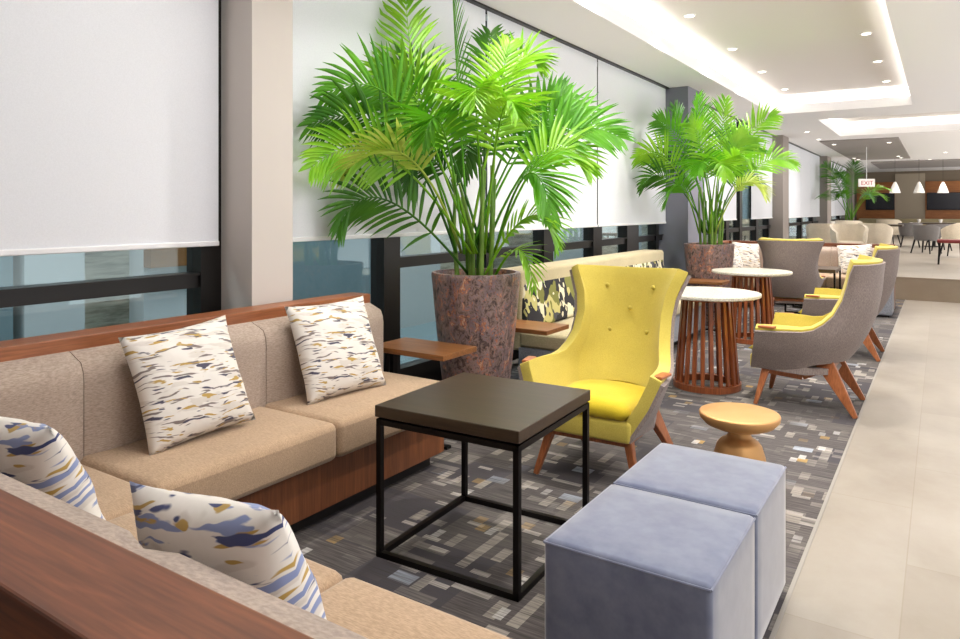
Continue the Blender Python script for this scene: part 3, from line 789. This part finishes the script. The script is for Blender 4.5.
# --- potted palms
def inroom(p, loc):
    # pull a point that would pass through the blinds back into the room, towards the viewer side
    c_, s_ = math.cos(TH), math.sin(TH)
    C = Vector((-(loc[0]*c_+loc[1]*s_), -(-loc[0]*s_+loc[1]*c_), 1.35)); p = Vector(p)
    k = 1.0
    while k > .6:
        q = C+(p-C)*k
        if loc[0]+q.x*c_-q.y*s_ > -2.98: break
        k -= .01
    return C+(p-C)*k
def keep(v, loc):
    c_, s_ = math.cos(TH), math.sin(TH)
    X = loc[0]+v.x*c_-v.y*s_; Y = loc[1]+v.x*s_+v.y*c_
    lim = -3.06
    for (x1, y0, y1) in ((-2.80, 9.22, 10.08), (-2.88, 23.6, 24.7)):
        if y0 < Y < y1: lim = x1+.03
    z = min(v.z, 2.97)
    if X < lim:
        X = lim+.01*math.sin(v.z*40); dx, dy = X-loc[0], Y-loc[1]
        return Vector((dx*c_+dy*s_, -dx*s_+dy*c_, z))
    return Vector((v.x, v.y, z))
def frond(P0, P1, P2, nl, L0, twist, t0, rng, wid=.03, droop=.12, up=.35):
    P0, P1, P2 = Vector(P0), Vector(P1), Vector(P2)
    pt = lambda t: P0*(1-t)**2+P1*2*t*(1-t)+P2*t*t
    tg = lambda t: ((P1-P0)*2*(1-t)+(P2-P1)*2*t).normalized()
    mb = MB(); k = 14
    rad = lambda t: .0085*(1-t)+.0018
    mb.tube([pt(i/k) for i in range(k+1)], [rad(i/k) for i in range(k+1)], 5)
    n0 = (P1-P0).cross(P2-P1)
    if n0.length < 1e-4: n0 = (P2-P0).cross(Vector((.3, 1, 0)))
    n0.normalize()
    for i in range(nl):
        t = t0+(1-t0)*(i+.5)/nl; q = (t-t0)/(1-t0)
        p = pt(t); T = tg(t)
        S = n0-T*n0.dot(T); S.normalize(); S = Matrix.Rotation(twist, 3, T) @ S
        Nn = S.cross(T)
        if Nn.z < 0 and abs(Nn.z) > .25: Nn = -Nn
        ln = L0*(.28+1.07*math.sin(math.pi*min(1, (q*.80+.16))))/1.35
        for sd in (-1, 1):
            ang = R(62-38*q)+rng.uniform(-.08, .08)
            D = (T*math.cos(ang)+S*sd*math.sin(ang)+Nn*up*(1-.4*q)).normalized()
            l = ln*rng.uniform(.88, 1.1); w0 = wid*rng.uniform(.85, 1.1)
            if rng.random() < .02: continue
            segs = 4; vs = []; pos = p.copy(); d = D.copy()
            W = d.cross(Nn).normalized()
            prof = [.35, .95, 1.0, .72, .05]
            for m_ in range(segs+1):
                f_ = m_/segs
                w = w0*prof[m_]/2
                nn = W.cross(d).normalized()
                vs += [pos-W*w, pos-nn*w*.45, pos+W*w]
                d = (d+Vector((0, 0, -1))*droop*(1+f_)).normalized()
                pos = pos+d*(l/segs)
            fs = []
            for m_ in range(segs):
                a = m_*3; fs += [(a, a+1, a+4, a+3), (a+1, a+2, a+5, a+4)]
            mb.add(vs, fs)
    return mb
def planter(t, r=.288, h=.95):
    MB().lathe([(r*.62, 0), (r*.66, .02), (r*.80, h*.35), (r*.92, h*.7), (r, h-.03), (r*1.005, h-.01), (r*.99, h), (r*.90, h), (r*.88, h-.08), (r*.86, h-.09)], 56, cap1=False).build('planter', 'planter', t, smooth=40)
    MB().lathe([(r*.87, h-.07), (.001, h-.055)], 40, cap1=False).build('soil', 'soil', t)
def palm(label, loc, fr, seed, h=.95, nst=9, extra=0, scale=1.0, lens=.34, ctr=(0, 0)):
    rng = random.Random(seed)
    t = thing('potted_palm', label, 'potted palm', loc, TH, 'tall palms in mottled planters')
    planter(t, h=h)
    tips = list(fr)
    for i in range(extra):
        a = rng.uniform(0, 2*math.pi); rr = rng.uniform(.45, .95)*scale; zt = rng.uniform(1.35, 2.75)
        rr *= 1 if zt < 2.4 else .6
        tips.append((rr*math.cos(a), abs(rr*math.sin(a)) if rng.random() < .6 else rr*math.sin(a), zt, rr*.4*math.cos(a), rr*.4*math.sin(a), min(2.8, zt+rng.uniform(.0, .35)), rng.choice('mmld')))
    # stems
    for i in range(nst):
        a = 2*math.pi*i/nst+rng.uniform(-.2, .2); r0 = rng.uniform(.03, .14); r1 = rng.uniform(.08, .2)
        MB().tube([(r0*math.cos(a), r0*math.sin(a), h-.08), (r0*1.2*math.cos(a), r0*1.2*math.sin(a), h+.25), (r1*math.cos(a), r1*math.sin(a), h+rng.uniform(.45, .7))], [.017, .013, .008], 8).build('stem', 'stem', t, smooth=True)
    for i, f_ in enumerate(tips):
        x, y, z, cx, cy, cz, mt = f_[:7]
        L_ = f_[7] if len(f_) > 7 else lens; tw = f_[8] if len(f_) > 8 else rng.uniform(-40, 40)
        x, y, z = inroom((x, y, z), loc); cx, cy, cz = inroom((cx, cy, cz), loc)
        a = rng.uniform(0, 2*math.pi); b0 = (.08*math.cos(a)+cx*.12, .08*math.sin(a)+cy*.1, h+.12 if z > h+.3 else h-.05)
        nl = 22 if L_ > .2 else 14
        t0 = .36 if z > h+.3 else .2
        fm = frond(b0, (cx, cy, cz), (x, y, z), nl, L_, R(tw), t0, rng, wid=.027 if L_ > .2 else .018, droop=.09, up=.22)
        fm.v = [tuple(keep(Vector(v), loc)) for v in fm.v]
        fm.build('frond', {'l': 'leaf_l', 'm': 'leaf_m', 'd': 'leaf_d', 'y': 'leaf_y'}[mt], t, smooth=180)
    return t
# fronds: tip x (right), y (away), z, control x, y, z, tone
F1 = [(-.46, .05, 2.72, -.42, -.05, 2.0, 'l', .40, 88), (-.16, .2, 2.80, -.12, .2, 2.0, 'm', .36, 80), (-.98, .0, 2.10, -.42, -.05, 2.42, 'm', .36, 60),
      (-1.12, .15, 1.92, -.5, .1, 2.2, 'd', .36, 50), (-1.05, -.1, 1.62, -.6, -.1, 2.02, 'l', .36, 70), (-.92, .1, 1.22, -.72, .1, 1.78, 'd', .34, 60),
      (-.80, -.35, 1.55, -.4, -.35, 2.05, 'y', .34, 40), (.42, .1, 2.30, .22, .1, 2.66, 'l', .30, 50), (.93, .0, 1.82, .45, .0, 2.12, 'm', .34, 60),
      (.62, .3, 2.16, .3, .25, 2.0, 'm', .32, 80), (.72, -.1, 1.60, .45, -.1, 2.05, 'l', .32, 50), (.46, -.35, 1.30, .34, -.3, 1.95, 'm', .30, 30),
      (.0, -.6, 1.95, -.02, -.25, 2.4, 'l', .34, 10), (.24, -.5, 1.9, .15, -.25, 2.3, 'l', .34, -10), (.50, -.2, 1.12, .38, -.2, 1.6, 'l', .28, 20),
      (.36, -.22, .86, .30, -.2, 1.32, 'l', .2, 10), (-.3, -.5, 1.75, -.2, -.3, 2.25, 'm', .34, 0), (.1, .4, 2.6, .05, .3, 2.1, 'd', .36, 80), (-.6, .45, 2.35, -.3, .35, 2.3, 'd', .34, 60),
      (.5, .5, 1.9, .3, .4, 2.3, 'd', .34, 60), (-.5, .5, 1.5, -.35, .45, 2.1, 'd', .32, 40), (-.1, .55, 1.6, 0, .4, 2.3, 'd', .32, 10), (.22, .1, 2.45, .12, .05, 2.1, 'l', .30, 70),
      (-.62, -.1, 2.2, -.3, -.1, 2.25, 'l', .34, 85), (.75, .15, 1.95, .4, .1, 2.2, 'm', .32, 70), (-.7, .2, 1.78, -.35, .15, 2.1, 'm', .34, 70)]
palm('largest palm in a mottled stone planter, between the near banquette and the leaf-print bench', (-2.52, 3.78, 0), F1, 3)
F2 = [(-.86, 0, 1.98, -.4, 0, 2.25, 'l', .34, 60), (-.62, 0, 2.42, -.25, 0, 2.3, 'm', .34, 80), (-.1, .1, 2.72, -.1, .1, 2.1, 'm', .34, 85), (.2, 0, 2.66, .12, 0, 2.1, 'l', .34, 80),
      (.78, 0, 2.48, .35, 0, 2.35, 'l', .32, 70), (.98, -.1, 1.88, .5, -.1, 2.2, 'l', .32, 50), (.6, .1, 2.1, .3, .1, 2.3, 'm', .34, 60), (-.78, .1, 1.62, -.5, .1, 2.1, 'd', .34, 50),
      (-.6, -.3, 1.4, -.4, -.2, 2.0, 'm', .32, 30), (.55, -.3, 1.5, .35, -.2, 2.0, 'y', .3, 30), (0, -.6, 1.7, 0, -.3, 2.3, 'l', .34, 0), (-.3, -.55, 1.75, -.15, -.3, 2.25, 'm', .34, 10),
      (.3, -.5, 1.85, .15, -.3, 2.25, 'l', .34, -10), (-.35, .2, 2.6, -.2, .2, 2.2, 'd', .34, 80), (.4, .3, 2.35, .2, .3, 2.2, 'd', .32, 70), (-.5, .4, 1.9, -.3, .3, 2.3, 'd', .32, 50),
      (.7, .2, 1.6, .4, .2, 2.1, 'd', .32, 50), (0, .5, 1.9, 0, .4, 2.4, 'd', .32, 10), (-.3, -.3, 2.35, -.15, -.15, 2.3, 'l', .32, 60), (.35, -.2, 2.2, .2, -.15, 2.2, 'l', .32, 70)]
palm('second palm in a mottled stone planter, in front of the shaded column', (-2.31, 8.47, 0), F2, 8, nst=11)
palm('far palm seen under the hanging sign, small in the distance', (-2.25, 23.3, ZP), [(-.75, 0, 2.35, -.3, 0, 1.9, 'd', .45, 85), (.15, 0, 2.42, .0, 0, 1.8, 'd', .45, 85), (1.15, 0, 1.6, .55, 0, 1.95, 'l', .42, 20), (.95, -.1, 1.35, .5, -.1, 1.8, 'l', .42, 10), (-1.0, 0, 1.35, -.5, 0, 1.8, 'd', .36, 20), (.5, -.3, 1.3, .3, -.2, 1.8, 'm', .36, 10), (-.5, -.3, 1.4, -.3, -.2, 1.8, 'm', .36, 10)], 12, h=.6, nst=6, extra=4)

# --- leaf-print bench
s = thing('leaf_print_bench', 'long bench with cream top roll and leaf-print back, between the two big palms', 'bench', (-2.45, 6.1, 0))
def Q_(mb, name, mat, **k): return mb.build(name, mat, s, loc=(2.45, -6.1, 0), **k)
Q_(MB().rbox(-2.86, -2.60, 4.5, 7.72, .30, .90, .03, 3), 'back', 'cream_fab', smooth=True)
o = Q_(MB().rbox(0, .10, 4.52, 7.70, 0, .38, .035, 3, rot=Matrix.Rotation(R(-10), 3, 'Y')), 'back_cushion', 'leafprint', smooth=True)
o.location = (2.45-2.64, -6.1, .445); o['label'] = 'dark leaf-print back cushion'
Q_(cb(-2.62, -2.12, 4.5, 6.098, .33, .45), 'seat_cushion', 'cream_fab', smooth=True)
Q_(cb(-2.62, -2.12, 6.102, 7.72, .33, .45), 'seat_cushion', 'cream_fab', smooth=True)
Q_(MB().box(-2.62, -2.14, 4.5, 7.72, .08, .33), 'base_panel', 'grey_panel')
Q_(MB().box(-2.60, -2.22, 4.55, 7.68, 0, .08), 'plinth', 'dark_recess')

# --- far U-shaped banquette
s = thing('far_banquette', 'far walnut-railed beige banquette facing the camera, beyond the wingback chairs', 'bench', (-1.7, 11.0, 0))
def U_(mb, name, mat, **k): return mb.build(name, mat, s, loc=(1.7, -11.0, 0), **k)
U_(MB().box(-2.88, -.54, 11.28, 11.38, 0, .80), 'back_board', 'walnut_front')
U_(MB().box(-2.88, -2.78, 10.02, 11.28, 0, .80), 'back_board', 'walnut_front')
U_(MB().rbox(-2.9, -.53, 11.25, 11.39, .80, .87, .004), 'back_rail', 'walnut_x')
U_(MB().rbox(-2.9, -2.76, 10.02, 11.25, .80, .87, .004), 'back_rail', 'walnut_y')
U_(MB().box(-.56, -.53, 10.66, 11.26, 0, .40), 'end_panel', 'walnut_front')
U_(MB().box(-2.78, -.56, 10.68, 11.28, .07, .29).box(-2.78, -2.2, 10.02, 10.68, .07, .29), 'base_panel', 'walnut_front')
U_(MB().box(-2.76, -.6, 10.74, 11.26, 0, .07), 'plinth', 'dark_recess')
xs = [-2.76, -2.08, -1.32, -.53]
for a, b in zip(xs, xs[1:]):
    U_(cb(a+.002, b-.002, 10.6, 11.24, .285, .445), 'seat_cushion', 'beige_seat', smooth=True)
    o = back_pad(b-a-.004, .41, .13).build('back_cushion', 'beige_back', s, smooth=True); o.location = (a+.002+1.7, 11.25-11.0, .41)
U_(cb(-2.76, -2.12, 10.03, 10.596, .285, .445), 'seat_cushion', 'beige_seat', smooth=True)
o = back_pad(1.1, .41, .13).build('back_cushion', 'beige_back', s, smooth=True); o.rotation_euler = (0, 0, R(90)); o.location = (-2.76+1.7, 10.03-11.0, .41)
g = 'printed pillows on the far banquette'
pillow('pillow_a', 'white printed pillow on the far banquette, right beside the second planter', (-2.47, 10.35, .66), facing(0, 20, -6), .44, grp=g)
pillow('pillow_a', 'white printed pillow on the far banquette, just right of its planter-side neighbour', (-2.40, 10.80, .66), facing(-45, 18, -6), .44, grp=g)
pillow('pillow_a', 'white printed pillow on the far banquette between the two wingback chairs', (-1.0, 11.0, .66), facing(-90, 18, 4), .44, grp=g)
ottoman('cube_ottoman', 'small grey cube ottoman at the right end of the far banquette', (-.73, 10.35, 0), .44, .44, .44, 'grey_panel', 'far ottoman')
t = thing('side_table', 'black-framed square table standing in front of the far banquette', 'table', (-1.42, 10.2, 0))
MB().rbox(-.3, .3, -.3, .3, .545, .59, .003).build('tabletop', 'espresso', t)
for sx in (-1, 1):
    for sy in (-1, 1): MB().box(sx*.29-.011, sx*.29+.011, sy*.29-.011, sy*.29+.011, 0, .545).build('leg', 'black_metal', t)
MB().box(-.3, .3, -.3, -.278, 0, .022).build('foot_rail', 'black_metal', t); MB().box(-.3, .3, .278, .3, 0, .022).build('foot_rail', 'black_metal', t)

# ================================================================ DINING AREA
def barrel(name, label, loc, rz, mat, H=.86, r=.30, legmat='black_metal', seat=None, grp='barrel dining chairs', seat_z=.46, wrap=125):
    t = thing(name, label, 'chair', loc, rz, grp)
    S = [-wrap+2*wrap*i/20 for i in range(21)]; vs = []; fs = []
    for a in S:
        w = R(a); k = abs(a)/wrap; top = H-(H-seat_z-.17)*max(0, (k-.45)/.55)**1.4
        for (rr, z) in ((r*.86, seat_z-.12), (r*1.0, seat_z+.05), (r*1.05, top), (r*1.05-.05, top), (r*.92-.03, seat_z+.05), (r*.8-.03, seat_z-.12)):
            vs.append((rr*math.sin(w), rr*math.cos(w)*.95, z))
    n = 6
    for i in range(20):
        for j in range(n): fs.append((i*n+j, i*n+(j+1) % n, (i+1)*n+(j+1) % n, (i+1)*n+j))
    fs += [tuple(range(n)), tuple(20*n+j for j in range(n))[::-1]]
    MB().add(vs, fs).build('backrest', mat, t, smooth=60)
    MB().lathe([(r*.80, seat_z-.1), (r*.84, seat_z-.02), (r*.78, seat_z), (.001, seat_z+.01)], 24, cap1=False).build('seat', seat or mat, t, smooth=True)
    for sx in (-1, 1):
        for sy in (-1, 1):
            MB().bar((sx*.16, sy*.16, seat_z-.1), (sx*.22, sy*.22, 0), .03, .03, .02, .02).build('leg', legmat, t)
    return t
bc = barrel('barrel_chair', 'beige barrel dining chair by the windows, leftmost of the dining chairs', (-2.01, 15.80, ZP), R(200), 'dine_beige', H=.74, r=.31, seat_z=.42)
dup(bc, (-2.00, 20.48, ZP), R(170), 'beige barrel dining chair under the far palm, behind the leftmost one')
dup(bc, (-1.45, 14.85, ZP), R(20), 'pale low barrel chair right of the leftmost dining chair')
dup(bc, (-1.13, 16.50, ZP), R(150), 'beige barrel chair nearest the camera right of the far palm pot')
dup(bc, (-1.25, 23.3, ZP), R(160), 'beige barrel chair left of the grey dining chairs')
dup(bc, (0.25, 18.13, ZP), R(-110), 'beige chair at the right edge of the picture')
gc = barrel('barrel_chair', 'leftmost grey dining chair, between beige and dark grey chairs', (-0.70, 22.29, ZP), R(180), 'dine_grey', H=.66, r=.27, seat_z=.42)
dup(gc, (-0.29, 19.33, ZP), R(150), 'dark grey dining chair with metal legs at the dining table')
dup(gc, (-0.06, 20.91, ZP), R(200), 'dark grey dining chair beside the right edge chair')
def dtable(label, loc, sx, sy, mat='espresso'):
    t = thing('dining_table', label, 'table', loc, 0, 'dining tables')
    MB().rbox(-sx/2, sx/2, -sy/2, sy/2, .62, .66, .005).build('tabletop', mat, t)
    MB().lathe([(.04, .02), (.04, .62)], 12).build('pedestal', 'black_metal', t)
    MB().lathe([(.24, 0), (.24, .02)], 24).build('base', 'black_metal', t)
dtable('square dining table by the windows between the beige barrel chairs', (-1.99, 18.09, ZP), .8, .8, 'white_stone')
dtable('square dark dining table beyond the nearest beige chair', (-1.16, 19.59, ZP), .8, .8)
dtable('long dark dining table near the grey chairs', (-0.16, 22.97, ZP), 1.2, .7)
st_ = thing('counter_stool', 'stool with dark red seat and black legs at the right edge', 'stool', (0.14, 15.66, ZP), 0, 'red stools')
MB().rbox(-.2, .2, -.2, .2, .40, .46, .02, 2).build('seat', 'red_seat', st_, smooth=True)
for sx in (-1, 1):
    for sy in (-1, 1): MB().bar((sx*.16, sy*.16, .40), (sx*.18, sy*.18, 0), .035, .035, .03, .03).build('leg', 'black_metal', st_)
# long banquette at far wall
s = thing('wall_banquette', 'long pale yellow banquette along the far wall', 'bench', (0, 34.3, 0))
MB().rbox(-3.0, 2.9, .3, .55, ZP+.2, .98, .03).build('back', 'cream_fab', s)
MB().rbox(-3.0, 2.9, -.2, .3, ZP+.2, ZP+.36, .03).build('seat', 'cream_fab', s)
MB().box(-3.0, 2.9, -.1, .5, ZP, ZP+.2).build('base_panel', 'walnut_front', s)
# televisions
for (x0, x1, lb) in ((-2.75, -1.66, 'dark wall television on the wood panel behind the far palm'), (-.50, .75, 'dark wall television on the wood panel at the right')):
    t = thing('television', lb, 'television', ((x0+x1)/2, 34.86, 1.35), 0, 'wall televisions')
    w = (x1-x0)/2
    q = MB().rbox(-w, w, -.03, .035, 0, .73, .01).build('case', 'black_metal', t)
    MB().box(-w+.02, w-.02, -.034, -.031, .02, .71).build('screen', 'tv', t)
# pendants
for (x, y, lb) in ((-1.243, 26.3, 'white cone pendant lamp, leftmost of three'), (-.594, 26.7, 'white cone pendant lamp, middle of three'), (.054, 27.15, 'white cone pendant lamp, rightmost of three')):
    t = thing('pendant_lamp', lb, 'lamp', (x, y, 1.9), 0, 'white cone pendants')
    MB().lathe([(.16, 0), (.15, .05), (.10, .2), (.045, .33), (.02, .36), (.015, .36), (.04, .32), (.09, .2), (.14, .05), (.15, 0)], 24, cap0=False, cap1=False).build('lamp_shade', 'porcelain', t, smooth=True)
    MB().lathe([(.004, .36), (.004, 1.1)], 6).build('cord', 'frame', t)
    MB().lathe([(.01, .10), (.035, .12), (.04, .16), (.02, .2)], 12).build('bulb', 'lamp', t, smooth=True)
# hanging exit sign
t = thing('exit_sign', 'small white hanging exit sign in front of the far palm', 'sign', (-1.6, 20.5, 1.95), R(32))
MB().rbox(-.2, .2, -.025, .025, 0, .2, .006).build('sign_box', 'sign_white', t)
MB().lathe([(.008, .2), (.008, 1.02)], 8).build('rod', 'trimring', t)
fc = bpy.data.curves.new('lettering', 'FONT'); fc.body = 'EXIT'; fc.size = .15; fc.align_x = 'CENTER'; fc.extrude = .002
fo = bpy.data.objects.new('lettering', fc); COL.objects.link(fo); bpy.context.view_layer.update()
lm = bpy.data.meshes.new_from_object(fo.evaluated_get(bpy.context.evaluated_depsgraph_get())); bpy.data.objects.remove(fo)
lm.materials.clear(); lm.materials.append(M['sign_red'])
fo = bpy.data.objects.new('lettering', lm); COL.objects.link(fo); fo.parent = t; fo.location = (0, -.028, .045); fo.rotation_euler = (R(90), 0, 0)
# tableware seen as small pale blobs
for x, y, lb in ((-2.09, 17.99, 'white cup on the dining table by the windows'), (-0.51, 22.87, 'white cup on the long dark dining table, left'), (-0.01, 22.97, 'white cup on the long dark dining table, right')):
    o = MB().lathe([(.025, 0), (.045, .06), (.05, .09), (.045, .09), (.04, .06), (.02, .01)], 16, cap1=False).build('cup', 'porcelain', None, smooth=True, loc=(x, y, ZP+.661)); tag(o, lb, 'cup', 'cups on the dining tables')
